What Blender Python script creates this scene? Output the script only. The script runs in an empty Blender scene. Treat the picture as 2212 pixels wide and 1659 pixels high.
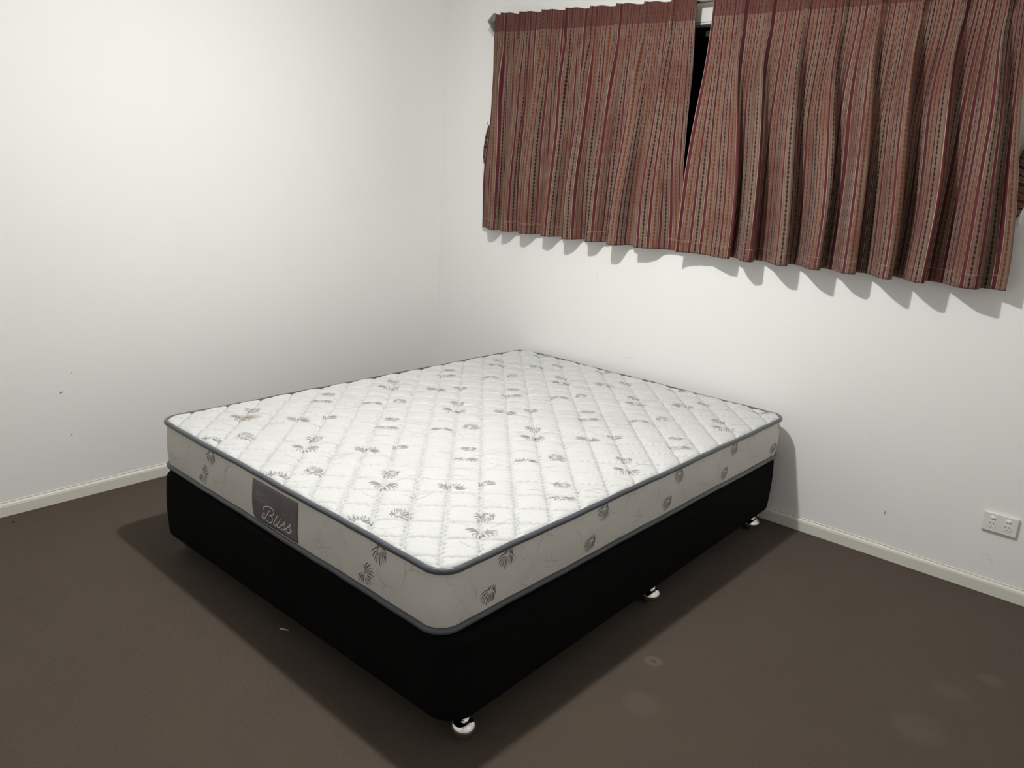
import bpy, bmesh, math, random
import numpy as np
from mathutils import Vector, Matrix

random.seed(7)
rng = np.random.default_rng(7)
scene = bpy.context.scene
COL = scene.collection

# ------------------------------------------------------------------ camera
YAW, PITCH, ROLL = -0.69555797, -0.26679766, 0.06043171
F_PX = 1649.49
CAM = Vector((3.38545, -3.28464, 1.46358))
fwd = Vector((math.sin(YAW)*math.cos(PITCH), math.cos(YAW)*math.cos(PITCH), math.sin(PITCH)))
rt0 = Vector((math.cos(YAW), -math.sin(YAW), 0))
up0 = rt0.cross(fwd)
rt = math.cos(ROLL)*rt0 + math.sin(ROLL)*up0
up = -math.sin(ROLL)*rt0 + math.cos(ROLL)*up0
cd = bpy.data.cameras.new('camera')
cam = bpy.data.objects.new('camera', cd)
COL.objects.link(cam)
cd.sensor_fit = 'HORIZONTAL'
cd.sensor_width = 36.0
cd.lens = 36.0*F_PX/2212.0
cd.clip_start = 0.02
m = Matrix((rt, up, -fwd)).transposed().to_4x4()
m.translation = CAM
cam.matrix_world = m
scene.camera = cam

# ------------------------------------------------------------------ world, lamp, exposure
w = bpy.data.worlds.new('night')
w.use_nodes = True
w.node_tree.nodes['Background'].inputs[0].default_value = (0.0, 0.0, 0.0, 1)
w.node_tree.nodes['Background'].inputs[1].default_value = 0.0
scene.world = w
LAMP = (1.79, -1.705, 2.56)
LAMP_COL = (1.0, 0.994, 0.968)
ld = bpy.data.lights.new('ceiling_lamp_downlight', 'AREA')
ld.energy = 32.5
ld.color = LAMP_COL
ld.shape = 'DISK'; ld.size = 0.09
lamp = bpy.data.objects.new('ceiling_lamp_downlight', ld)
lamp.location = LAMP
COL.objects.link(lamp)
lg = bpy.data.lights.new('ceiling_lamp_glow', 'POINT')     # sideways glow of the same lamp's diffuser
lg.energy = 42.0
lg.color = LAMP_COL
lg.shadow_soft_size = 0.045
glow = bpy.data.objects.new('ceiling_lamp_glow', lg)
glow.location = LAMP
COL.objects.link(glow)
vs = scene.view_settings
vs.view_transform = 'Standard'
vs.look = 'None'
vs.exposure = 0.0
vs.gamma = 1.0
vs.use_curve_mapping = False

# ------------------------------------------------------------------ helpers
def tag(o, label=None, cat=None, group=None, kind=None):
    if label: o['label'] = label
    if cat: o['category'] = cat
    if group: o['group'] = group
    if kind: o['kind'] = kind
    return o

def empty(name, loc, rz=0.0):
    o = bpy.data.objects.new(name, None)
    o.empty_display_size = 0.05
    o.location = loc
    o.rotation_euler = (0, 0, rz)
    COL.objects.link(o)
    return o

class MB:
    def __init__(s):
        s.v, s.f, s.m, s.uv = [], [], [], []
    def add(s, verts, faces, mat=0, uvs=None):
        o = len(s.v)
        s.v += [tuple(map(float, q)) for q in verts]
        for f in faces:
            s.f.append(tuple(i+o for i in f))
            s.m.append(mat)
        s.uv += [tuple(map(float, q)) for q in uvs] if uvs is not None else [(0, 0)]*len(verts)
    def box(s, lo, hi, mat=0):
        x0, y0, z0 = lo; x1, y1, z1 = hi
        s.add([(x0,y0,z0),(x1,y0,z0),(x1,y1,z0),(x0,y1,z0),(x0,y0,z1),(x1,y0,z1),(x1,y1,z1),(x0,y1,z1)],
              [(0,3,2,1),(4,5,6,7),(0,1,5,4),(1,2,6,5),(2,3,7,6),(3,0,4,7)], mat)
    def grid(s, P, mat=0, UV=None, cu=False, cv=False):
        # P: array (n, m, 3)
        n, mm = P.shape[:2]
        faces = []
        for i in range(n if cu else n-1):
            i2 = (i+1) % n
            for j in range(mm if cv else mm-1):
                j2 = (j+1) % mm
                faces.append((i*mm+j, i2*mm+j, i2*mm+j2, i*mm+j2))
        s.add(P.reshape(-1, 3), faces, mat, None if UV is None else UV.reshape(-1, 2))
    def build(s, name, mats, parent=None, smooth=True, bevel=0.0, seg=3, auto=None):
        me = bpy.data.meshes.new(name)
        me.from_pydata(s.v, [], s.f)
        for mt in (mats if isinstance(mats, (list, tuple)) else [mats]):
            me.materials.append(mt)
        me.polygons.foreach_set('material_index', s.m)
        lay = me.uv_layers.new(name='UVMap')
        li = np.empty(len(me.loops), dtype=np.int32)
        me.loops.foreach_get('vertex_index', li)
        uv = np.array(s.uv, dtype=np.float32)[li]
        lay.data.foreach_set('uv', uv.ravel())
        bm = bmesh.new(); bm.from_mesh(me)
        if auto != 'keep':
            bmesh.ops.recalc_face_normals(bm, faces=bm.faces)
        bm.to_mesh(me); bm.free()
        if smooth:
            me.polygons.foreach_set('use_smooth', [True]*len(me.polygons))
        o = bpy.data.objects.new(name, me)
        COL.objects.link(o)
        if parent: o.parent = parent
        if bevel:
            md = o.modifiers.new('bevel', 'BEVEL')
            md.width = bevel; md.segments = seg; md.limit_method = 'ANGLE'; md.angle_limit = math.radians(40)
            md.harden_normals = True
        return o

def lathe(mb, prof, n=32, cx=0, cy=0, mat=0):
    P = np.array([[(cx+r*math.cos(2*math.pi*k/n), cy+r*math.sin(2*math.pi*k/n), z) for r, z in prof] for k in range(n)])
    mb.grid(P, mat, cu=True)

def tube(mb, path, r, n=10, closed=False, mat=0, flat=1.0, upv=(0, 0, 1)):
    P = [np.array(q, float) for q in path]
    N = len(P); rows = []
    for i in range(N):
        a = P[(i-1) % N] if (closed or i > 0) else P[i]
        b = P[(i+1) % N] if (closed or i < N-1) else P[i]
        t = b-a; t /= np.linalg.norm(t)
        u = np.array(upv, float)
        if abs(t @ u) > .95: u = np.array((1.0, 0, 0))
        s_ = np.cross(t, u); s_ /= np.linalg.norm(s_)
        u = np.cross(s_, t)
        rows.append([P[i]+r*math.cos(k*2*math.pi/n)*s_*flat+r*math.sin(k*2*math.pi/n)*u for k in range(n)])
    mb.grid(np.array(rows), mat, cu=closed, cv=True)
    if not closed:
        o = len(mb.v)-N*n
        mb.f.append(tuple(o+k for k in range(n))); mb.m.append(mat)
        mb.f.append(tuple(o+(N-1)*n+k for k in range(n))); mb.m.append(mat)

# ------------------------------------------------------------------ materials
def lin(c):
    return tuple((x/255/12.92 if x/255 <= .04045 else ((x/255+.055)/1.055)**2.4) for x in c)

def mat(name, col, rough=0.6, metal=0.0, spec=0.5):
    mt = bpy.data.materials.new(name); mt.use_nodes = True
    b = mt.node_tree.nodes['Principled BSDF']
    b.inputs['Base Color'].default_value = (*col, 1)
    b.inputs['Roughness'].default_value = rough
    b.inputs['Metallic'].default_value = metal
    b.inputs['Specular IOR Level'].default_value = spec
    return mt

class NT:
    def __init__(s, mt):
        s.t = mt.node_tree; s.b = s.t.nodes['Principled BSDF']
    def n(s, typ, **kw):
        nd = s.t.nodes.new(typ)
        for k, v in kw.items(): setattr(nd, k, v)
        return nd
    def l(s, a, b): s.t.links.new(a, b)
    def math(s, op, a, b=None, c=None, clamp=False):
        nd = s.n('ShaderNodeMath', operation=op); nd.use_clamp = clamp
        for i, x in enumerate((a, b, c)):
            if x is None: continue
            if isinstance(x, (int, float)): nd.inputs[i].default_value = x
            else: s.l(x, nd.inputs[i])
        return nd.outputs[0]
    def noise(s, vec, scale, detail=2.0, rough=0.5):
        nd = s.n('ShaderNodeTexNoise')
        nd.inputs['Scale'].default_value = scale
        nd.inputs['Detail'].default_value = detail
        nd.inputs['Roughness'].default_value = rough
        if vec is not None: s.l(vec, nd.inputs['Vector'])
        return nd.outputs['Fac']
    def mix(s, fac, a, b):
        nd = s.n('ShaderNodeMix', data_type='RGBA')
        for sock, x in ((nd.inputs[0], fac), (nd.inputs[6], a), (nd.inputs[7], b)):
            if isinstance(x, (int, float)): sock.default_value = x
            elif isinstance(x, tuple): sock.default_value = (*x, 1)
            else: s.l(x, sock)
        return nd.outputs[2]
    def remap(s, x, a, b, c=0.0, d=1.0):
        nd = s.n('ShaderNodeMapRange'); nd.interpolation_type = 'SMOOTHSTEP'
        s.l(x, nd.inputs[0])
        for i, q in enumerate((a, b, c, d)): nd.inputs[i+1].default_value = q
        return nd.outputs[0]
    def bump(s, h, strength, dist):
        nd = s.n('ShaderNodeBump')
        nd.inputs['Strength'].default_value = strength
        nd.inputs['Distance'].default_value = dist
        s.l(h, nd.inputs['Height']); s.l(nd.outputs[0], s.b.inputs['Normal'])
    def obj(s):
        return s.n('ShaderNodeTexCoord').outputs['Object']
    def sep(s, v):
        nd = s.n('ShaderNodeSeparateXYZ'); s.l(v, nd.inputs[0]); return nd.outputs
    def uv(s):
        return s.n('ShaderNodeTexCoord').outputs['UV']

def wall_material():
    mt = mat('white_wall_paint', (.80, .785, .765), .55, spec=.25)
    N = NT(mt); o = N.obj()
    f = N.noise(o, 3.0, 3)
    N.l(N.mix(f, (.842, .837, .820), (.867, .862, .846)), N.b.inputs['Base Color'])
    N.bump(N.noise(o, 260, 3), .12, .0012)
    return mt

def carpet_material():
    mt = mat('brown_loop_carpet', (.06, .05, .04), .95, spec=.05)
    N = NT(mt); o = N.obj(); x, y, z = N.sep(o)
    wob = N.math('MULTIPLY', N.math('SUBTRACT', N.noise(o, 60, 2), .5), .006)
    rib = N.math('SINE', N.math('MULTIPLY', N.math('ADD', y, wob), 2*math.pi/.0052))
    rib = N.math('ADD', N.math('MULTIPLY', rib, .5), .5)
    loop = N.noise(o, 420, 2, .7)
    h = N.math('ADD', N.math('MULTIPLY', rib, .30), N.math('MULTIPLY', loop, .90))
    big = N.noise(o, 2.2, 3)
    med = N.noise(o, 14, 3)
    c = N.mix(N.remap(h, .2, 1.0), (.044, .0345, .026), (.101, .079, .060))
    c = N.mix(N.math('MULTIPLY', N.remap(big, .35, .7), .35), c, (.082, .065, .049))
    c = N.mix(N.math('MULTIPLY', N.remap(med, .5, .75), .22), c, (.060, .053, .046))
    # pale ring mark and a few faded spots of dried liquid
    def spot(px, py, r0, r1, inner=None):
        d = N.math('SQRT', N.math('ADD', N.math('POWER', N.math('SUBTRACT', x, px), 2.0), N.math('POWER', N.math('SUBTRACT', y, py), 2.0)))
        d = N.math('ADD', d, N.math('MULTIPLY', N.math('SUBTRACT', med, .5), r1*.5))
        k = N.remap(d, r0, r1, 1.0, 0.0)
        if inner: k = N.math('MULTIPLY', k, N.remap(d, inner*.5, inner, 0.0, 1.0))
        return k
    for px, py, r0, r1, inn, a in ((2.414, -1.335, .022, .032, .011, .35), (2.494, -1.541, .03, .07, None, .16),
                                   (3.238, -.641, .02, .05, None, .18), (3.12, -1.06, .03, .10, None, .14), (3.16, -.80, .02, .07, None, .12)):
        c = N.mix(N.math('MULTIPLY', spot(px, py, r0, r1, inn), a), c, (.16, .135, .115))
    N.l(c, N.b.inputs['Base Color'])
    N.bump(h, .45, .002)
    N.b.inputs['Sheen Weight'].default_value = .08
    return mt

def fabric_top_material():
    mt = mat('quilted_white_damask', (.82, .82, .80), .62, spec=.3)
    N = NT(mt); o = N.obj(); x, y, z = N.sep(o)
    f = N.noise(o, 500, 2); g = N.noise(o, 9, 4)
    c = N.mix(N.remap(f, .35, .65), (.53, .535, .525), (.61, .615, .605))
    c = N.mix(N.math('MULTIPLY', N.remap(g, .48, .75), .25), c, (.475, .475, .46))
    # brown water stain near the foot end and a small yellow mark near the head
    def ell(px, py, ax, ay, ang):
        ca, sa = math.cos(ang), math.sin(ang)
        dx = N.math('SUBTRACT', x, px); dy = N.math('SUBTRACT', y, py)
        a = N.math('DIVIDE', N.math('ADD', N.math('MULTIPLY', dx, ca), N.math('MULTIPLY', dy, sa)), ax)
        b = N.math('DIVIDE', N.math('SUBTRACT', N.math('MULTIPLY', dy, ca), N.math('MULTIPLY', dx, sa)), ay)
        d = N.math('SQRT', N.math('ADD', N.math('POWER', a, 2.0), N.math('POWER', b, 2.0)))
        return N.math('ADD', d, N.math('MULTIPLY', N.math('SUBTRACT', N.noise(o, 45, 3), .5), 1.1))
    for px, py, ax, ay, ang, col, amt in ((-.575, -.775, .055, .035, .69, (.36, .315, .24), .75),
                                          (-.545, -.80, .02, .012, .69, (.31, .25, .17), .6),
                                          (.561, .884, .018, .014, .6, (.55, .42, .05), .9),
                                          (.25, .25, .30, .14, .5, (.50, .485, .465), .25)):
        k = N.remap(ell(px, py, ax, ay, ang), .55, 1.1, amt, 0.0)
        c = N.mix(k, c, col)
    N.l(c, N.b.inputs['Base Color'])
    N.bump(f, .15, .0008)
    return mt

def fabric_side_material():
    mt = mat('beige_white_damask_border', (.72, .70, .66), .6, spec=.3)
    N = NT(mt); u = N.uv(); x, y, z = N.sep(u)
    f = N.noise(u, 500, 2)
    def scal(a, b, period, off):
        # distance to scalloped quilting line families on the border
        al = N.math('ADD', N.math('MULTIPLY', x, a), N.math('MULTIPLY', y, b))
        ac = N.math('SUBTRACT', N.math('MULTIPLY', y, a), N.math('MULTIPLY', x, b))
        sc = N.math('MULTIPLY', N.math('ABSOLUTE', N.math('SINE', N.math('MULTIPLY', ac, math.pi/.040))), .0075)
        q = N.math('ADD', al, N.math('ADD', sc, off))
        m_ = N.math('PINGPONG', q, period/2)
        return N.remap(m_, .0, .0035, 0.0, 1.0)
    h1 = scal(.86, .5, .235, .03); h2 = scal(.86, -.5, .235, .11)
    h = N.math('MINIMUM', h1, h2)
    c = N.mix(N.remap(f, .35, .65), (.62, .60, .555), (.70, .68, .635))
    c = N.mix(N.math('MULTIPLY', N.math('SUBTRACT', 1.0, h), .10), c, (.42, .40, .35))
    N.l(c, N.b.inputs['Base Color'])
    N.bump(h, .28, .003)
    return mt

def curtain_material():
    mt = mat('striped_woven_curtain_cloth', (.3, .2, .15), .85, spec=.12)
    N = NT(mt); u = N.uv(); x, y, z = N.sep(u)
    PER = .106
    wob = N.math('MULTIPLY', N.math('SINE', N.math('MULTIPLY', y, 2*math.pi/.0175)), 1.0)
    p = N.math('FRACT', N.math('DIVIDE', x, PER))
    rp = N.n('ShaderNodeValToRGB'); rp.color_ramp.interpolation = 'CONSTANT'
    cream, bur, tau, drk = (.43, .31, .24), (.082, .010, .019), (.150, .105, .075), (.10, .05, .045)
    rose = (.135, .045, .044)
    stops = [(0.0, cream), (.022, bur), (.150, cream), (.170, tau), (.215, (.195, .142, .104)), (.44, tau), (.49, rose), (.515, cream),
             (.535, bur), (.655, cream), (.675, tau), (.72, (.195, .142, .104)), (.95, tau), (.985, rose)]
    e = rp.color_ramp.elements
    while len(e) > 1: e.remove(e[-1])
    e[0].position = 0.0; e[0].color = (*stops[0][1], 1)
    for pos, cc in stops[1:]:
        q = e.new(pos); q.color = (*cc, 1)
    N.l(p, rp.inputs[0])
    c = rp.outputs[0]
    grain = N.noise(u, 900, 2, .7)
    patch = N.noise(u, 35, 2)
    c = N.mix(N.math('MULTIPLY', N.remap(grain, .4, .62), .42), c, (.085, .045, .033))
    # rosy patches scattered irregularly over the cloth
    c = N.mix(N.math('MULTIPLY', N.remap(N.noise(u, 5.0, 3), .45, .62), .40), c, (.120, .034, .030))
    # bead chains: one rust, one nearly black
    for cen, col, w0, w1, amt in ((.325, (.135, .028, .011), .036, .016, .88), (.835, (.026, .007, .007), .030, .015, .94)):
        d = N.math('ABSOLUTE', N.math('SUBTRACT', p, cen))
        lim = N.math('ADD', N.math('MULTIPLY', wob, w1), w0)
        k = N.remap(N.math('SUBTRACT', d, lim), -.008, .008, amt, 0.0)
        c = N.mix(k, c, col)
    # heading tape band at the top, where the darker reverse weave is folded over
    band = N.remap(y, .078, .082, 1.0, 0.0)
    c = N.mix(N.math('MULTIPLY', band, .62), c, (.075, .020, .018))
    # stitch line of the hem
    st = N.math('MULTIPLY', N.remap(N.math('ABSOLUTE', N.math('SUBTRACT', y, .952)), .0008, .002, 1.0, 0.0), N.remap(patch, .35, .5))
    c = N.mix(N.math('MULTIPLY', st, .5), c, (.32, .23, .19))
    N.l(c, N.b.inputs['Base Color'])
    hh = N.math('ADD', N.math('MULTIPLY', grain, .6), N.math('MULTIPLY', N.math('COSINE', N.math('MULTIPLY', x, 2*math.pi/.011)), .25))
    N.bump(hh, .35, .0015)
    N.b.inputs['Sheen Weight'].default_value = .12
    N.b.inputs['Sheen Roughness'].default_value = .5
    N.b.inputs['Sheen Tint'].default_value = (1, .85, .8, 1)
    return mt

M_WALL = wall_material()
M_CEIL = mat('ceiling_white', (.90, .89, .88), .8, spec=.2)
M_CARPET = carpet_material()
M_TRIM = mat('cream_gloss_trim', (.74, .725, .66), .32, spec=.5)
M_SCUFF = mat('grey_scuff', (.25, .24, .23), .8)
M_SCUFF2 = mat('faint_scuff', (.68, .67, .65), .7)
M_TOP = fabric_top_material()
M_SIDE = fabric_side_material()
M_PRINT = mat('grey_print', (.25, .24, .232), .5)
M_PRINT2 = mat('pale_grey_print', (.42, .41, .395), .5)
M_VINE = mat('faint_vine_print', (.44, .435, .42), .6)
M_PRINTS = mat('grey_print_border', (.155, .145, .135), .5)
M_VINES = mat('faint_vine_print_border', (.42, .40, .36), .6)
M_PIPE = mat('slate_grey_piping', (.080, .087, .100), .30, spec=.5)
M_LABEL = mat('grey_satin_label', (.15, .135, .135), .45, spec=.4)
M_LETTER = mat('silver_grey_lettering', (.72, .68, .67), .5)
M_LETTER2 = mat('dull_grey_lettering', (.34, .32, .315), .5)
M_BLACK = mat('black_base_cloth', (.0045, .0048, .0046), .9, spec=.06)
M_CHROME = mat('chrome', (.86, .85, .83), .05, metal=1.0)
M_CURT = curtain_material()
M_ROD = mat('brushed_nickel', (.42, .41, .37), .3, metal=1.0)
M_FINIAL = mat('grey_finial', (.24, .25, .22), .42, metal=.4)
M_PLASTIC = mat('white_socket_plastic', (.79, .78, .73), .35)
M_ROCKER = mat('bright_white_plastic', (.86, .86, .84), .3)
M_SLOT = mat('dark_slot', (.012, .010, .009), .6)
M_ALU = mat('white_window_frame', (.72, .71, .67), .4)
M_DARKFR = mat('black_sash_frame', (.003, .003, .0033), .5)
M_LINT = mat('white_lint', (.62, .60, .57), .9)
M_CRUMB = mat('dark_crumb', (.03, .02, .018), .9)
M_GLASS = bpy.data.materials.new('window_glass'); M_GLASS.use_nodes = True
gb = M_GLASS.node_tree.nodes['Principled BSDF']
gb.inputs['Base Color'].default_value = (.95, .97, .96, 1)
gb.inputs['Transmission Weight'].default_value = 1.0
gb.inputs['Roughness'].default_value = 0.0
gb.inputs['IOR'].default_value = 1.45

# add fine variation to plain cloths
def vary(mt, scale, amt, bump=0.0):
    N = NT(mt); c0 = tuple(N.b.inputs['Base Color'].default_value)[:3]
    f = N.noise(N.obj(), scale, 2)
    N.l(N.mix(f, tuple(x*(1-amt) for x in c0), tuple(x*(1+amt) for x in c0)), N.b.inputs['Base Color'])
    if bump: N.bump(f, bump, .001)
vary(M_BLACK, 700, .25, .3)
vary(M_LABEL, 24, .18)
vary(M_PIPE, 300, .1, .1)
vary(M_TRIM, 8, .02)
vary(M_PRINT, 200, .15); vary(M_PRINTS, 200, .15)

# ------------------------------------------------------------------ room shell
RX, RY, RZ = 3.95, -3.95, 2.62
WT = .16
mb = MB(); mb.box((-WT, RY-WT, -.12), (RX+WT, WT, 0.0))
tag(mb.build('floor', M_CARPET, smooth=False), kind='structure')
mb = MB(); mb.box((-WT, RY-WT, RZ), (RX+WT, WT, RZ+.12))
tag(mb.build('ceiling', M_CEIL, smooth=False), kind='structure')

def blob(mb, P, mapf, mat_i, n=10):
    # small irregular mark: list of outline points mapped onto a surface
    vs_ = [mapf(a, b) for a, b in P]
    mb.add(vs_, [tuple(range(len(vs_)))], mat_i)
def oval(cx, cy, rx, ry, ang=0.0, n=12):
    out = []
    for k in range(n):
        t = 2*math.pi*k/n; r = 1+.12*math.sin(3*t+cx*40)
        a, b = rx*r*math.cos(t), ry*r*math.sin(t)
        out.append((cx+a*math.cos(ang)-b*math.sin(ang), cy+a*math.sin(ang)+b*math.cos(ang)))
    return out
def stroke(pts, w):
    L, R_ = [], []
    for i, (x, y) in enumerate(pts):
        a = pts[max(i-1, 0)]; b = pts[min(i+1, len(pts)-1)]
        tx, ty = b[0]-a[0], b[1]-a[1]; l = math.hypot(tx, ty) or 1
        ww = w[i] if isinstance(w, (list, tuple)) else w
        L.append((x-ty/l*ww/2, y+tx/l*ww/2)); R_.append((x+ty/l*ww/2, y-tx/l*ww/2))
    return L, R_
def ribbon(mb, pts, w, mapf, mat_i):
    L, R_ = stroke(pts, w); n = len(pts)
    vs_ = [mapf(*q) for q in L]+[mapf(*q) for q in R_]
    mb.add(vs_, [(i, i+1, n+i+1, n+i) for i in range(n-1)], mat_i)
def smooth_path(pts, n=6):
    # Catmull-Rom
    out = []
    P = [pts[0]]+list(pts)+[pts[-1]]
    for i in range(1, len(P)-2):
        p0, p1, p2, p3 = (np.array(P[i-1]), np.array(P[i]), np.array(P[i+1]), np.array(P[i+2]))
        for k in range(n):
            t = k/n
            out.append(tuple(.5*((2*p1)+(-p0+p2)*t+(2*p0-5*p1+4*p2-p3)*t*t+(-p0+3*p1-3*p2+p3)*t**3)))
    out.append(tuple(pts[-1]))
    return out

# left wall with a few small specks
mb = MB(); mb.box((-WT, RY-WT, 0), (0, WT, RZ))
lw = lambda a, b: (.0004, a, b)
for y, z, r, s in ((-2.157, .479, .0065, .0035), (-2.109, .558, .003, .002), (-2.132, .288, .004, .002), (-2.20, .575, .002, .0015)):
    blob(mb, oval(y, z, r, s, .3), lw, 1)
ribbon(mb, [(-1.98, .066), (-1.95, .071), (-1.91, .074), (-1.88, .074)], [.001, .003, .003, .001], lw, 2)
tag(mb.build('wall_left', [M_WALL, M_SCUFF, M_SCUFF2], smooth=False), kind='structure')
# back wall with the window opening
OX0, OX1, OZ0, OZ1 = .60, 2.85, 1.50, 2.154
mb = MB()
mb.box((0, 0, 0), (OX0, WT, RZ)); mb.box((OX1, 0, 0), (RX+WT, WT, RZ))
mb.box((OX0, 0, 0), (OX1, WT, OZ0)); mb.box((OX0, 0, OZ1), (OX1, WT, RZ))
bw = lambda a, b: (a, -.0004, b)
blob(mb, oval(2.709, .199, .0022, .010, -.1), bw, 1)
blob(mb, oval(2.595, .515, .004, .0025), bw, 2)
blob(mb, oval(2.79, .165, .003, .0025), bw, 2)
ribbon(mb, smooth_path([(3.075, .155), (3.095, .150), (3.105, .135), (3.117, .118)]), .0022, bw, 2)
ribbon(mb, smooth_path([(.935, .515), (.955, .495), (.975, .50)]), .004, bw, 2)
ribbon(mb, smooth_path([(1.36, .60), (1.40, .604), (1.43, .598)]), .003, bw, 2)
ribbon(mb, smooth_path([(1.17, 1.01), (1.172, .99), (1.168, .975)]), .002, bw, 2)
tag(mb.build('wall_back', [M_WALL, M_SCUFF, M_SCUFF2], smooth=False), kind='structure')
mb = MB(); mb.box((RX, RY-WT, 0), (RX+WT, 0, RZ))
tag(mb.build('wall_right', M_WALL, smooth=False), kind='structure')
mb = MB(); mb.box((0, RY-WT, 0), (RX, RY, RZ))
tag(mb.build('wall_front', M_WALL, smooth=False), kind='structure')

# baseboards: moulded profile with a bevelled top and a thin groove under the caulk line
PROF = [(.0, -.002), (.0125, -.002), (.0125, .0425), (.0118, .0435), (.0122, .0445), (.0105, .0500), (.0060, .0532), (.0052, .0540), (.0008, .0545), (.0008, .0560), (.0030, .0568), (.0022, .0590), (.0, .0600)]
mb = MB(); mb.grid(np.array([[(d, y, z) for d, z in PROF] for y in (RY, -.0)]))
tag(mb.build('baseboard_left', M_TRIM, smooth=False), kind='structure')
mb = MB(); mb.grid(np.array([[(x, -d, z) for d, z in PROF] for x in (.0, RX)]))
tag(mb.build('baseboard_back', M_TRIM, smooth=False), kind='structure')

# window behind the curtains
win = tag(empty('window_1', (0.5*(OX0+OX1), 0.0, OZ0)), kind='structure')
WO = Vector(win.location)
def wp(mb): mb.v = [(x-WO.x, y-WO.y, z-WO.z) for x, y, z in mb.v]
mb = MB()
AW = .10
def frame_ring(mb, x0, x1, z0, z1, wd, y0, y1):
    mb.box((x0-wd, y0, z1), (x1+wd, y1, z1+wd)); mb.box((x0-wd, y0, z0-wd), (x1+wd, y1, z0))
    mb.box((x0-wd, y0, z0), (x0, y1, z1)); mb.box((x1, y0, z0), (x1+wd, y1, z1))
frame_ring(mb, OX0, OX1, OZ0, OZ1, AW, -.014, -.0005)
frame_ring(mb, OX0+.008, OX1-.008, OZ0+.008, OZ1-.008, .008, -.010, .055)
wp(mb); mb.build('window_architrave', M_ALU, win, smooth=False, bevel=.003)
mb = MB(); frame_ring(mb, OX0+.045, OX1-.045, OZ0+.045, OZ1-.045, .037, .056, .11)
xm = .5*(OX0+OX1); mb.box((xm+.2, .058, OZ0+.045), (xm+.25, .105, OZ1-.045))
wp(mb); mb.build('window_frame', M_DARKFR, win, smooth=False)
mb = MB(); mb.box((OX0+.043, .082, OZ0+.043), (OX1-.043, .086, OZ1-.043))
wp(mb); mb.build('window_pane', M_GLASS, win, smooth=False)

# ------------------------------------------------------------------ curtain rod
ROD_Z, ROD_Y, ROD_R = 2.231, -.058, .0105
rod = tag(empty('curtain_rod', (.40, 0, ROD_Z)), 'metal curtain rod with grey square end cap above the window', 'curtain rod')
mb = MB(); tube(mb, [(x, ROD_Y, 0) for x in np.linspace(.03, 2.78, 12)], ROD_R, 16)
mb.build('pole', M_ROD, rod)
for xe, sg in ((.03, -1), (2.78, 1)):
    mb = MB()
    # square pyramid-like cap, turned on its corner
    R0, R1 = .046, .036
    prof = [(0.0, .012), (.004, R0), (.016, R0), (.026, .012)]
    rows = []
    for dx, r in prof:
        rows.append([(xe+sg*dx, ROD_Y+r*math.cos(math.pi/2*k), r*math.sin(math.pi/2*k)) for k in range(4)])
    mb.grid(np.array(rows), cv=True)
    o0 = len(mb.v)-16
    mb.f += [tuple(o0+k for k in range(4)), tuple(o0+12+k for k in range(4))]; mb.m += [0, 0]
    mb.build('end_cap', M_FINIAL, rod, smooth=False, bevel=.0015)
for xb in (.10, 1.45, 2.70):
    mb = MB()
    mb.box((xb-.010, -.006, -.030), (xb+.010, -.0005, .030))
    mb.box((xb-.005, ROD_Y+.004, -.018), (xb+.005, -.006, -.010))
    tube(mb, [(xb, ROD_Y+.014*math.cos(a), .014*math.sin(a)) for a in np.linspace(.3, 2*math.pi-1.9, 12)], .0025, 8, upv=(1, 0, 0))
    mb.build('bracket', M_ROD, rod, smooth=False)

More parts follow.
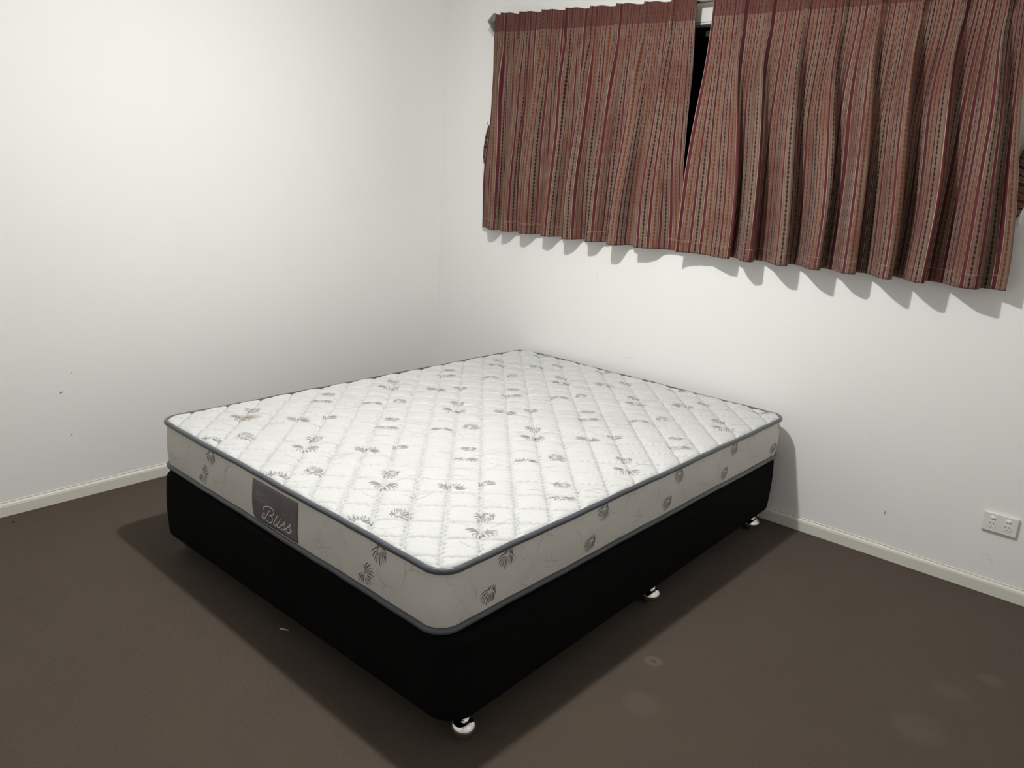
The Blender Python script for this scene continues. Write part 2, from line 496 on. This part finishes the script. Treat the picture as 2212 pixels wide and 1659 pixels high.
# ------------------------------------------------------------------ curtains
HEM, TOPZ = 1.165, 2.252
def sstep(x, a, b):
    t = np.clip((x-a)/(b-a), 0, 1); return t*t*(3-2*t)
def make_curtain(name, s_st, xt, xb, amps, skew, dz_top, edge_fn, seed, label):
    r = np.random.default_rng(seed)
    NS, NT_ = 52, 96
    s = np.arange(s_st[0], s_st[-1]+1e-6, 1.0/NS)
    H = TOPZ-HEM
    tt = np.concatenate([np.linspace(0, .19, 26)[:-1], np.linspace(.19, 1, NT_-25)])
    S, T = np.meshgrid(s, tt, indexing='ij')
    Xt = np.interp(S, s_st, xt); Xb = np.interp(S, s_st, xb)
    k = sstep(T, .02, 1.0)
    X = Xt*(1-k)+Xb*k
    near = np.round(S); ds = S-near
    amp = np.interp(S, np.arange(len(amps)), amps)
    wid = np.interp(near, s_st, np.gradient(xt, s_st))
    # pleats: pinched fins near the heading, opening into rounded folds towards the hem
    op = sstep(T, .12, .60)
    wb = .070+.19*op
    fin = np.exp(-(ds/wb)**2)
    tri = .75+.25*np.cos(ds/.055*2*math.pi)*np.exp(-(ds/.10)**2)*(1-sstep(T, .10, .16))
    ph = r.uniform(-.6, .6, 20)
    pin = 1-.35*np.exp(-((T-.135)/.02)**2)
    D = .034*(1-op)*fin*tri*pin + (.006+amp*.95)*(.35*sstep(T, .11, .30)+.65*sstep(T, .2, .85))*(fin*.85+.15*(.5+.5*np.cos(2*math.pi*S)))
    # secondary folds between pleats
    D += .010*sstep(T, .3, 1.0)*np.sin(4*math.pi*S+ph[(near.astype(int)) % 20]*2)*np.exp(-((np.abs(ds)-.4)/.16)**2)
    base = .080 - .052*sstep(T, .10, 1.0)
    # hanging wrinkles under the pleats
    D += .0035*np.sin(S*17+T*3+seed)*sstep(T, .14, .3) + .002*np.sin(S*39-T*5)*sstep(T, .13, .25)
    D += .003*np.sin(2*math.pi*S*.37+T*4.0)
    X = X + .062*wid*np.sin(4*math.pi*S)*sstep(T, .1, .7) + skew*(D-.045*sstep(S, s_st[0]+.4, s_st[0]+1.6)*(1-sstep(S, s_st[-1]-1.6, s_st[-1]-.2)))*sstep(T, .08, .5)
    X = X + .004*np.sin(T*7+S*2.3)*sstep(T, .1, .4)
    Z = TOPZ - H*T + dz_top(S)*(1-T)
    Z -= .002*np.cos(2*math.pi*S)*(T > .9)
    Z += .004*np.sin(S*2*math.pi)*(T < .01)
    Y = -(base+D)
    X, Y, Z = edge_fn(S, T, X, Y, Z)
    # cloth coordinate: arc length measured along the hem
    xr, yr = X[:, -1], Y[:, -1]
    a = np.concatenate([[0], np.cumsum(np.hypot(np.diff(xr), np.diff(yr)))])
    U = np.repeat(a[:, None], len(tt), 1); V = T*H/1.087
    P = np.stack([X, Y, Z], -1)
    root = np.array((float(P[..., 0].mean()), -.05, HEM))
    mb = MB(); mb.grid(P-root, 0, np.stack([U, V], -1))
    o = mb.build(name, M_CURT)
    o.location = root
    md = o.modifiers.new('cloth', 'SOLIDIFY'); md.thickness = .0016; md.offset = 0
    tag(o, label, 'curtain', 'striped window curtains')
    return o

s1 = [.45]+list(range(1, 9))+[8.75]
xt1 = [.450, .512, .633, .782, .927, 1.068, 1.221, 1.366, 1.504, 1.612]
xb1 = [.426, .500, .590, .712, .880, 1.020, 1.148, 1.310, 1.450, 1.690]
def edge1(S, T, X, Y, Z):
    # left border of the cloth falls back towards the wall at its edge
    e = np.clip((.95-S)/.5, 0, 1)
    X = X - .008*e*sstep(T, .2, .9) - .048*e*sstep(T, .42, .80)
    # right border bulges out and swings behind the other curtain near the hem
    q = np.clip((S-8.3)/.45, 0, 1)
    Xr = 1.612-.002*sstep(T, .1, .5)+.056*sstep(T, .66, .9)
    X = X*(1-q) + (Xr + .012*sstep(T, .78, 1.0))*q
    Y = Y*(1-q*.85) + q*.85*(-.040-.04*(1-sstep(T, 0, .3)))
    return X, Y, Z
make_curtain('curtain', s1, xt1, xb1, [.05, .060, .055, .065, .062, .070, .060, .090, .060, .075], -.15,
             lambda S: .012-.028*np.clip((S-.5)/8, 0, 1), edge1, 3,
             'red and taupe striped pleated curtain left of the dark gap, nearest the wall corner')
s2 = [.35]+list(range(1, 9))+[8.6]
xt2 = [1.706, 1.838, 1.955, 2.101, 2.243, 2.383, 2.523, 2.657, 2.790, 2.850]
xb2 = [1.658, 1.862, 1.985, 2.130, 2.275, 2.410, 2.545, 2.665, 2.800, 2.945]
def edge2(S, T, X, Y, Z):
    q = np.clip((.8-S)/.45, 0, 1)
    Y = Y*(1-q*.85) + q*.85*(-.112)
    q2 = np.clip((S-8.0)/.6, 0, 1)
    Y = Y - .03*q2*sstep(T, .3, 1)
    return X, Y, Z
make_curtain('curtain', s2, xt2, xb2, [.05, .065, .095, .092, .090, .088, .102, .092, .09, .09], .55,
             lambda S: -.010-.014*np.clip((S-.5)/8, 0, 1), edge2, 11,
             'wider striped pleated curtain right of the dark gap, with deeper shadowed folds')

# curtain tie loops hanging from small hooks
def tie_loop(cx, ztop, zbot, hw, y0, wd, label, tilt):
    t = tag(empty('curtain_tieback', (cx, 0, ztop)), label, 'curtain tieback', 'striped tiebacks on the wall')
    n = 48; P = np.zeros((n, 5, 3)); UV = np.zeros((n, 5, 2)); Lg = ztop-zbot
    acc = 0; prev = None
    for i in range(n):
        a = i/n*2*math.pi
        zz = -Lg*(.5-.5*math.cos(a))
        xx = hw*math.sin(a)*(.55+.45*(.5-.5*math.cos(a)))*-1 + tilt*zz
        c = np.array((xx, y0, zz))
        if prev is not None: acc += np.linalg.norm(c-prev)
        prev = c
        wl = wd*(.55+.45*(.5-.5*math.cos(a)))
        for j in range(5):
            q = j/4-.5
            P[i, j] = (xx, y0+wl*q, zz-.004*math.cos(q*math.pi))
            UV[i, j] = (acc, .3+wl*q)
    mb = MB(); mb.grid(P, 0, UV, cu=True)
    o = mb.build('strap', M_CURT, t)
    md = o.modifiers.new('cloth', 'SOLIDIFY'); md.thickness = .003; md.offset = 0
    mb = MB()
    tube(mb, [(0, -.0005, .004), (0, y0-.012, .002), (0, y0-.020, .010), (0, y0-.018, .020)], .0025, 8, upv=(1, 0, 0))
    mb.build('hook', M_ROD, t)
tie_loop(.390, 1.715, 1.50, .036, -.019, .028, 'small striped tieback loop on the wall beside the left edge of the curtains', .0)
def tie_strap(label):
    # flat strap doubled over itself, sagging from a hook on the wall to behind the curtain
    hx_, hz_ = 3.02, 1.85
    t = tag(empty('curtain_tieback', (hx_, 0, hz_)), label, 'curtain tieback', 'striped tiebacks on the wall')
    path = smooth_path([(3.02, 1.85), (2.99, 1.74), (2.955, 1.62), (2.918, 1.49), (2.905, 1.40), (2.90, 1.34)], 8)
    n = len(path); ww = [.030+.062*math.sin(math.pi*min(1, k/(n-1)*1.15))**.7 for k in range(n)]
    for lay, yy in ((0, -.034), (1, -.018)):
        P = np.zeros((n, 7, 3)); UV = np.zeros((n, 7, 2)); acc = 0
        for i in range(n):
            a = path[max(i-1, 0)]; b = path[min(i+1, n-1)]
            tx, tz = b[0]-a[0], b[1]-a[1]; l = math.hypot(tx, tz)
            if i: acc += math.dist(path[i], path[i-1])
            for j in range(7):
                q = j/6-.5
                P[i, j] = (path[i][0]-tz/l*ww[i]*q-hx_, yy-.006*math.cos(q*math.pi)*(1-lay), path[i][1]+tx/l*ww[i]*q-hz_)
                UV[i, j] = (acc, .3+ww[i]*q)
        if lay == 0: G, GU = P, UV
        else:
            # joined at both long ends into one strap
            P = np.concatenate([G, P[::-1]]); UV = np.concatenate([GU, UV[::-1]])
    mb = MB(); mb.grid(P, 0, UV, cu=True)
    o = mb.build('strap', M_CURT, t)
    md = o.modifiers.new('cloth', 'SOLIDIFY'); md.thickness = .003; md.offset = 0
    mb = MB()
    tube(mb, [(0, -.0005, .006), (0, -.05, .004), (0, -.058, .012), (0, -.056, .022)], .0025, 8, upv=(1, 0, 0))
    mb.build('hook', M_ROD, t)
tie_strap('wide striped tieback strap hanging at the right edge of the curtains')

# ------------------------------------------------------------------ bed base
BX0, BX1, BY0, BY1 = .700, 2.254, -2.090, -.036
BZ0, BZ1 = .080, .3335
bc = Vector(((BX0+BX1)/2, (BY0+BY1)/2, 0))
base = tag(empty('bed_base', bc), 'black fabric ensemble bed base on chrome ball feet under the mattress', 'bed base')
def rrect(hx, hy, r, n=10, sub=0):
    out = []
    for cx, cy, a0 in ((hx-r, hy-r, 0), (-hx+r, hy-r, 90), (-hx+r, -hy+r, 180), (hx-r, -hy+r, 270)):
        for k in range(n+1):
            a = math.radians(a0+90*k/n)
            out.append((cx+r*math.cos(a), cy+r*math.sin(a)))
    if sub:
        o2 = []
        for i in range(len(out)):
            a, b = out[i], out[(i+1) % len(out)]
            d = math.hypot(b[0]-a[0], b[1]-a[1]); m_ = max(1, int(d/sub))
            for k in range(m_): o2.append((a[0]+(b[0]-a[0])*k/m_, a[1]+(b[1]-a[1])*k/m_))
        out = o2
    return out
hx, hy = (BX1-BX0)/2, (BY1-BY0)/2
prof = []
for k in range(7):
    a = math.pi/2*k/6; prof.append((.020*(1-math.sin(a)), BZ0+.020*(1-math.cos(a))))
for k in range(1, 9):
    t = k/9; prof.append((-.004*math.sin(math.pi*t), BZ0+.02+(BZ1-BZ0-.045)*t))
for k in range(7):
    a = math.pi/2*k/6; prof.append((.025*(1-math.cos(a)), BZ1-.025+.025*math.sin(a)))
rows = []
for off, z in prof:
    rows.append([(x, y, z) for x, y in rrect(hx-off, hy-off, .055-off*.5, 10, .05)][:])
nmin = min(len(q) for q in rows)
# same corner sampling for every ring keeps the counts equal
rows = []
for off, z in prof:
    rows.append([(x, y, z) for x, y in rrect(hx-off, hy-off, .080-off*.5, 12)])
mb = MB(); A = np.array(rows); mb.grid(A, cv=True)
n = A.shape[1]; o0 = 0
mb.f += [tuple(range(n)), tuple((len(prof)-1)*n+k for k in range(n))]; mb.m += [0, 0]
mb.build('upholstered_box', M_BLACK, base)
foot_proto = None
for fx in (1, -1):
    for fy in (-2.000, -1.028, -.158):
        gx = (2.216 if fx > 0 else .752)
        mb = MB()
        ball = [(.0, .001), (.016, .001)]
        for k in range(1, 14):
            a = -math.pi/2 + math.pi*k/15
            ball.append((.0355*math.cos(a) if k > 0 else .016, .0285+.0275*math.sin(a)))
        ball += [(.011, .0570), (.009, .0600), (.009, .0640), (.020, .0655), (.020, .0835), (0, .0835)]
        lathe(mb, ball, 40)
        if foot_proto is None:
            f = mb.build('foot', M_CHROME, base); foot_proto = f
            f['label'] = 'chrome ball foot'
        else:
            f = foot_proto.copy(); COL.objects.link(f); f.parent = base
        f.location = (gx-bc.x, fy-bc.y, 0)

# ------------------------------------------------------------------ mattress
X0, Y0, TH = .72932, -.030, -.0240561
MW, ML, ZT, ZB = 1.53, 2.03, .5140, .3455
cth, sth = math.cos(TH), math.sin(TH)
mc = Vector((X0+cth*MW/2+sth*ML/2, Y0+sth*MW/2-cth*ML/2, 0))
matt = tag(empty('mattress', (mc.x, mc.y, ZB-.0095), TH), 'white quilted mattress with grey piping and palm print lying on the black base', 'mattress')
ZO = ZB-.0095                      # local z = world z - ZO
ZT_, ZB_ = ZT-ZO, ZB-ZO
HX, HY, CR = MW/2, ML/2, .065
# --- quilting height
def scallop(t, T, A): return A*(np.abs(np.sin(math.pi*t/T))-.5)
def quilt_h(x, y):
    """local x,y -> height of the padded top"""
    u = x+MW/2; v = y-ML/2
    a = (u+v+.0175*(u-v))/math.sqrt(2); b = (u-v)/math.sqrt(2)
    SP = .1420/math.sqrt(2)
    a = a + scallop(b, .0249, .0085)
    b2 = b + scallop((u+v)/math.sqrt(2)+.01, .0249, .0040)
    da = np.abs(((a+.308/math.sqrt(2))/SP+.5) % 1.0-.5)*SP
    db = np.abs(((b2-3.301/math.sqrt(2))/SP+.5) % 1.0-.5)*SP
    f = lambda d, q: 1-np.exp(-d/q)
    h = .0115*f(da, .0042)*(.25+.75*f(db, .0042)) + .0058*np.sin(np.pi*np.clip(da/SP, 0, .5))**.8*(.5+.5*np.sin(np.pi*np.clip(db/SP, 0, .5))**.8)
    # small gathers along the stitching
    h = h + .0012*np.sin(b*310+3*np.sin(a*40))*np.exp(-da/.010) + .0012*np.sin(a*260+2*np.sin(b*33))*np.exp(-db/.010)
    h = h + .0012*np.sin(x*23+y*9)*np.sin(y*31-x*7)
    # distance to the rounded outline
    qx = np.abs(x)-(HX-CR); qy = np.abs(y)-(HY-CR)
    sd = np.hypot(np.maximum(qx, 0), np.maximum(qy, 0))+np.minimum(np.maximum(qx, qy), 0)-CR
    e = np.clip(-sd/.022, 0, 1); e = np.sqrt(1-(1-e)**2)
    return e*(h+.001), sd
def top_z(x, y):
    h, _ = quilt_h(np.asarray(x, float), np.asarray(y, float)); return ZT_-.004+h

STEP = .0028
nx, ny = int(MW/STEP)+1, int(ML/STEP)+1
gx, gy = np.meshgrid(np.linspace(-HX, HX, nx), np.linspace(-HY, HY, ny), indexing='ij')
hh, sd = quilt_h(gx, gy)
idx = -np.ones((nx, ny), int)
ok = sd < -.001
idx[ok] = np.arange(ok.sum())
V = np.stack([gx[ok], gy[ok], ZT_-.004+hh[ok]], -1)
q = ok[:-1, :-1] & ok[1:, :-1] & ok[1:, 1:] & ok[:-1, 1:]
Fq = np.stack([idx[:-1, :-1][q], idx[1:, :-1][q], idx[1:, 1:][q], idx[:-1, 1:][q]], -1)
mb = MB(); mb.add(V, Fq.tolist(), 0)

# --- palm print, in metres, on the cloth's own axes (a to the right, b away from the foot end)
PAL_R = [(-38, 9, .2), (-39, -3, .15), (-38, -16, .1), (-33, -27, .1), (-24, -36, .05), (-15, -39, .0), (-6, -38, -.1), (3, -39, -.15), (11, -35, -.2), (18, -25, -.3), (19, -12, -.35),
         (16, 15, .3), (24, 5, .3), (-3, 15, 0), (6, 15, .1), (-18, 11, .2)]
PAL_W = [(-46, 17, .25), (-48, 9, .2), (-43, 2, .2), (-38, -8, .25), (-24, -24, .3), (-12, -28, .2), (46, 16, -.25), (48, 4, -.2), (48, -9, -.2), (40, -18, -.25), (26, -24, -.25), (8, -20, -.1), (14, -22, -.1), (-4, -24, 0),
         (16, 27, .2), (4, 14, 0)]
def flower(mb, kind, mapf, rot, scale, m1, m2):
    cr, sr = math.cos(rot), math.sin(rot)
    for i, (tx, ty, bend) in enumerate(kind):
        tx, ty = tx*.001*scale, ty*.001*scale
        L_ = math.hypot(tx, ty)
        nxv, nyv = -ty/L_, tx/L_
        pts, ws = [], []
        wmax = (.0026 if i % 3 else .0035)*scale
        for k in range(9):
            t = .20+.80*k/8
            o = -bend*1.5*L_*.55*math.sin(math.pi*min(1, t))*(1 if t < 1 else 1)
            a, b = tx*t+nxv*o, ty*t+nyv*o
            pts.append((a*cr-b*sr, a*sr+b*cr))
            ws.append(max(.0007, wmax*(math.sin(math.pi*(.06+.90*(k/8)**1.5)))**.8))
        ribbon(mb, pts, ws, mapf, m1)
        if i % 3 == 1:   # pale shadow leaf beside the petal
            pts2 = [(p[0]+nxv*.0025, p[1]+nyv*.0025) for p in pts]
            ribbon(mb, pts2, [w_*.9 for w_ in ws], lambda a, b: mapf(a, b, -.00025), m2)
def vine(mb, mapf, rot, scale, m3, var=0):
    cr, sr = math.cos(rot), math.sin(rot)
    for j, pl in enumerate(([(.02, .03), (.05, .06), (.085, .07), (.12, .055)], [(.05, .06), (.07, .095), (.10, .11)], [(-.03, .03), (-.07, .05), (-.11, .04)], [(.085, .07), (.11, .09), (.135, .088)], [(-.07, .05), (-.09, .075)], [(-.05, -.06), (-.02, -.085), (.03, -.09)])):
        pts = [((a*cr-b*sr)*scale, (a*sr+b*cr)*scale) for a, b in smooth_path(pl, 7)]
        ribbon(mb, pts, .0014, lambda a, b: mapf(a, b, -.0003), m3)
E1 = (.77, .64); E2 = (-.64, .77)
def top_map(cx, cy):
    def f(a, b, dz=0.0):
        x = cx+a*E1[0]+b*E2[0]; y = cy+a*E1[1]+b*E2[1]
        return (x, y, float(top_z(x, y))+.0007+dz)
    return f
inside = lambda x, y: abs(x) < HX+.03 and abs(y) < HY+.03
first = len(mb.f)
for i in range(-2, 5):
    for j in range(-2, 8):
        for (du, dv, kind, rot) in ((0, 0, PAL_W, math.pi), (.050, .092, PAL_R, math.pi), (.216, -.065, PAL_R, 0), (.281, -.158, PAL_W, 0)):
            u, v = .325+.42*i+du, -.602-.35*j+dv+.70
            x, y = u-MW/2, v+ML/2
            if not inside(x, y): continue
            rr = random.uniform(-.06, .06)
            flower(mb, kind, top_map(x, y), rot+rr, random.uniform(.92, 1.03), 1, 2)
            if kind is PAL_W: vine(mb, top_map(x, y), rot, 1.0, 3)
# trim print faces that would run past the outline
keepf, keepm = mb.f[:first], mb.m[:first]
for fc, mi in zip(mb.f[first:], mb.m[first:]):
    okf = True
    for k in fc:
        x, y, z = mb.v[k]
        qx = abs(x)-(HX-CR); qy = abs(y)-(HY-CR)
        d = math.hypot(max(qx, 0), max(qy, 0))+min(max(qx, qy), 0)-CR
        if d > -.006: okf = False; break
    if okf: keepf.append(fc); keepm.append(mi)
mb.f, mb.m = keepf, keepm
mb.build('quilted_top', [M_TOP, M_PRINT, M_PRINT2, M_VINE], matt)

# --- side border
ring = rrect(HX, HY, CR, 14, .02)
nr = len(ring)
cum = [0]
for i in range(nr): cum.append(cum[-1]+math.dist(ring[i], ring[(i+1) % nr]))
def bulge(t): return .0065*math.sin(math.pi*t)**.8
def border_off(s_, t):
    return bulge(t)-.002+.0022*math.sin(s_*9+t*3)*math.sin(math.pi*t)+.0014*math.sin(s_*23-t*5)*math.sin(math.pi*t)
def perim(px, py):
    k = min(range(nr), key=lambda i: math.dist(ring[i], (px, py)))
    return cum[k]
S_FOOT = perim(-HX+CR, -HY); S_RIGHT = perim(HX, -HY+CR)
mb = MB()
NZ = 20
P = np.zeros((nr+1, NZ+1, 3)); UV = np.zeros((nr+1, NZ+1, 2))
for i in range(nr+1):
    a = ring[(i-1) % nr]; b = ring[(i+1) % nr]; c0 = ring[i % nr]
    tx, ty = b[0]-a[0], b[1]-a[1]; l = math.hypot(tx, ty)
    nxv, nyv = ty/l, -tx/l
    s_ = cum[i]
    for j in range(NZ+1):
        t = j/NZ; off = border_off(s_, t)
        P[i, j] = (c0[0]+nxv*off, c0[1]+nyv*off, ZB_+(ZT_-ZB_)*t); UV[i, j] = (s_, (ZT_-ZB_)*t)
mb.grid(P, 0, UV)
def foot_map(u0, z0, lift=.0012):
    def f(a, b, dz=0.0):
        x = u0+a-HX; z = z0+b; t = min(1, max(0, (z-ZB)/(ZT-ZB)))
        return (x, -(HY+border_off(S_FOOT+x+HX-CR, t)+.0006+dz), z-ZO)
    return f
def right_map(v0, z0):
    def f(a, b, dz=0.0):
        y = v0+a+HY; z = z0+b; t = min(1, max(0, (z-ZB)/(ZT-ZB)))
        return (HX+border_off(S_RIGHT+y+HY-CR, t)+.0006+dz, y, z-ZO)
    return f
fi = len(mb.f)
for k in range(-2, 3):
    du = .875*k/2
for u0 in (.3785, 1.2919, .835):
    if u0 == .835: continue
    flower(mb, PAL_R, foot_map(u0, .4935), .75, .98, 1, 1)
    flower(mb, PAL_W, foot_map(u0-.054, .3965), .95, .95, 1, 1)
    vine(mb, foot_map(u0+.10, .40), .6, .8, 2)
    vine(mb, foot_map(u0-.20, .42), 2.6, .7, 2)
for v0 in (-1.7938, -1.3515, -.8976, -.4714, -.03):
    flower(mb, PAL_R, right_map(v0, .491), .35, .95, 1, 1)
    flower(mb, PAL_R, right_map(v0-.062, .406), .25, .95, 1, 1)
    vine(mb, right_map(v0+.10, .43), .1, .8, 2)
    vine(mb, right_map(v0-.17, .40), 2.4, .7, 2)
kf, km = mb.f[:fi], mb.m[:fi]
for fc, mi in zip(mb.f[fi:], mb.m[fi:]):
    if all(ZB_+.006 < mb.v[k][2] < ZT_-.006 and mb.v[k][1] > -HY-.02 and (abs(mb.v[k][0]) < HX-.05 or mb.v[k][1] > -HY+.06 and mb.v[k][1] < HY-.05) for k in fc):
        kf.append(fc); km.append(mi)
mb.f, mb.m = kf, km
mb.build('side_border', [M_SIDE, M_PRINTS, M_VINES], matt)
# underside
mb = MB(); rg = rrect(HX-.004, HY-.004, CR, 10)
mb.add([(x, y, ZB_) for x, y in rg], [tuple(range(len(rg)))])
mb.build('underside', M_SIDE, matt, smooth=False)
# piping
for nm, z0, r_, fl in (('top_piping', ZT_, .0092, .88), ('bottom_piping', ZB_, .0090, .95)):
    mb = MB(); pr = rrect(HX+.002, HY+.002, CR, 14, .02)
    path = []
    s_ = 0
    for i, (x, y) in enumerate(pr):
        s_ += math.dist(pr[i-1], pr[i]) if i else 0
        path.append((x, y, z0+.0010*math.sin(s_*11)+.0006*math.sin(s_*37)))
    tube(mb, path, r_, 14, closed=True, flat=fl)
    mb.build(nm, M_PIPE, matt)

# --- brand label on the foot end
mb = MB()
U0, U1, V0, V1 = .6545, .9055, .3590, .4915
us = np.linspace(U0, U1, 26); zs = np.linspace(V0, V1, 14)
def lab_pt(u, z, lift):
    t = min(1, max(0, (z-ZB)/(ZT-ZB)))
    crease = .0012*math.sin((u-U0)*38+z*25)*math.sin((z-V0)/(V1-V0)*math.pi)
    return (u-HX, -(HY+border_off(S_FOOT+u-CR, t)+.0008+crease*.4+lift), z-ZO)
P = np.zeros((len(us), len(zs), 3))
for i, u in enumerate(us):
    for j, z in enumerate(zs):
        uu, zz = u, z
        # rounded lower-left corner
        if u < U0+.012 and z < V0+.012:
            d = math.hypot(U0+.012-u, V0+.012-z)
            if d > .012: uu = U0+.012-(U0+.012-u)*.012/d; zz = V0+.012-(V0+.012-z)*.012/d
        P[i, j] = lab_pt(uu, zz, 0)
mb.grid(P)
lb = mb.build('brand_label', M_LABEL, matt)
md = lb.modifiers.new('thick', 'SOLIDIFY'); md.thickness = .0012; md.offset = 1
mb = MB()
lm = lambda a, b: lab_pt(a, b, .0022)
WRD = [[(.7651,.4223),(.7499,.4056),(.7327,.3862),(.7208,.3771),(.7117,.3739),(.7112,.3823),(.72,.3951),(.73,.3992),(.7262,.3910),(.7235,.3848),(.7165,.3752)],
 [(.7256,.4085),(.726,.4162),(.7378,.4251),(.7575,.431),(.7766,.4301),(.7842,.4235),(.7806,.4128),(.7675,.4043),(.7545,.4026),(.769,.403),(.7735,.3952),(.7664,.3813),(.7532,.3736),(.7387,.375),(.7291,.3801),(.7209,.3791)],
 [(.8028,.416),(.7945,.4046),(.7827,.3891),(.776,.38),(.779,.3754),(.7887,.379),(.7969,.3877)],
 [(.8116,.4014),(.8016,.3875),(.7949,.3775),(.7979,.3739),(.8076,.3784),(.8141,.3855)],
 [(.8173,.411),(.8150,.4079)],
 [(.8141,.3855),(.8317,.3976),(.8398,.4089),(.8349,.4006),(.8392,.3929),(.8373,.3838),(.8262,.3769),(.8155,.3804)],
 [(.8262,.3769),(.8388,.3825),(.8531,.3943)],
 [(.8531,.3943),(.864,.4039),(.8712,.4115),(.867,.4032),(.8713,.3955),(.868,.3841),(.8556,.3776),(.8449,.381)],
 [(.8556,.3776),(.8679,.3831),(.878,.3952)]]
for st in WRD:
    ribbon(mb, smooth_path(st, 7), .0036, lm, 0)
for st in ([(.6769,.4566),(.6691,.4368),(.6757,.4352),(.7402,.4401),(.7427,.4466)], [(.6769,.4566),(.6937,.4584),(.7199,.4577),(.7229,.4511)],
           [(.6838,.4530),(.6830,.4440)], [(.6900,.4535),(.6890,.4450)], [(.6990,.4535),(.6940,.4500),(.6980,.4455),(.7030,.4470)], [(.7080,.4470),(.7090,.4535),(.7150,.4530)], [(.7050,.4500),(.7140,.4500)]):
    ribbon(mb, smooth_path(st, 4), .0018, lm, 1)
mb.build('lettering', [M_LETTER, M_LETTER2], lb, smooth=False)

# ------------------------------------------------------------------ double power point
ox, oz = 3.1075, .2915
out = tag(empty('power_outlet', (ox, 0, oz)), 'white double wall socket with two rocker switches low on the wall', 'power outlet')
mb = MB(); mb.box((-.058, -.0115, -.037), (.058, -.0005, .037))
mb.build('wall_plate', M_PLASTIC, out, smooth=True, bevel=.0025)
for sx in (-1, 1):
    cx = .0255*sx
    mb = MB()
    pts = rrect(.0135*.62, .0055, .0048, 6)
    rows = [[(x*s_+cx, y_, z*s_+.0195) for x, z in pts] for y_, s_ in ((-.0112, 1.0), (-.0140, 1.0), (-.0152, .9), (-.0155, .6))]
    A = np.array(rows); mb.grid(A, cv=True); n = A.shape[1]
    mb.f.append(tuple(3*n+k for k in range(n))); mb.m.append(0)
    mb.build('rocker_switch', M_ROCKER, out)
    mb = MB()
    pts = [(.0155*math.cos(a), .0155*math.sin(a)) for a in np.linspace(0, 2*math.pi, 33)[:-1]]
    pts = [(x, max(-.0125, z)) for x, z in pts]
    rows = [[(x*s_+cx, y_, z*s_-.0085) for x, z in pts] for y_, s_ in ((-.0113, 1.0), (-.0124, 1.0), (-.0128, .96))]
    A = np.array(rows); mb.grid(A, cv=True); n = A.shape[1]
    mb.f.append(tuple(2*n+k for k in range(n))); mb.m.append(0)
    so = mb.build('socket_face', M_PLASTIC, out, smooth=False)
    for px, pz, an in ((-.0065, .0035, -math.radians(60)+math.pi/2+math.radians(0)), (.0065, .0035, math.radians(60)+math.pi/2), (0, -.0085, 0.0)):
        mb = MB(); hw, hl = .0009, .0033
        ca, sa = math.cos(an if pz < 0 else (math.radians(-30) if px > 0 else math.radians(30))*-1), math.sin(an if pz < 0 else (math.radians(-30) if px > 0 else math.radians(30))*-1)
        q4 = [(-hw, -hl), (hw, -hl), (hw, hl), (-hw, hl)]
        v4 = [(cx+px+a*ca-b*sa, pz-.0085+.0015+a*sa+b*ca) for a, b in q4]
        mb.add([(x, -.0126, z) for x, z in v4]+[(x, -.01295, z) for x, z in v4],
               [(0, 3, 2, 1), (4, 5, 6, 7), (0, 1, 5, 4), (1, 2, 6, 5), (2, 3, 7, 6), (3, 0, 4, 7)])
        mb.build('pin_slot', M_SLOT, so, smooth=False)

# ------------------------------------------------------------------ bits on the carpet
mb = MB(); tube(mb, [tuple(q) for q in smooth_path([(-.012, -.006, .002), (-.005, .002, .004), (.002, .004, .003), (.012, .012, .002)], 5)], .0018, 8)
o = mb.build('lint', M_LINT); o.location = (1.469, -2.067, 0)
tag(o, 'tiny white wisp of lint on the carpet at the foot of the bed', 'lint')
mb = MB(); lathe(mb, [(0, .0005), (.006, .0008), (.008, .002), (.005, .004), (0, .0045)], 14)
o = mb.build('crumb', M_CRUMB); o.location = (.087, -2.406, 0); o.scale = (1.0, .6, 1)
tag(o, 'tiny dark crumb on the carpet near the left baseboard', 'debris')
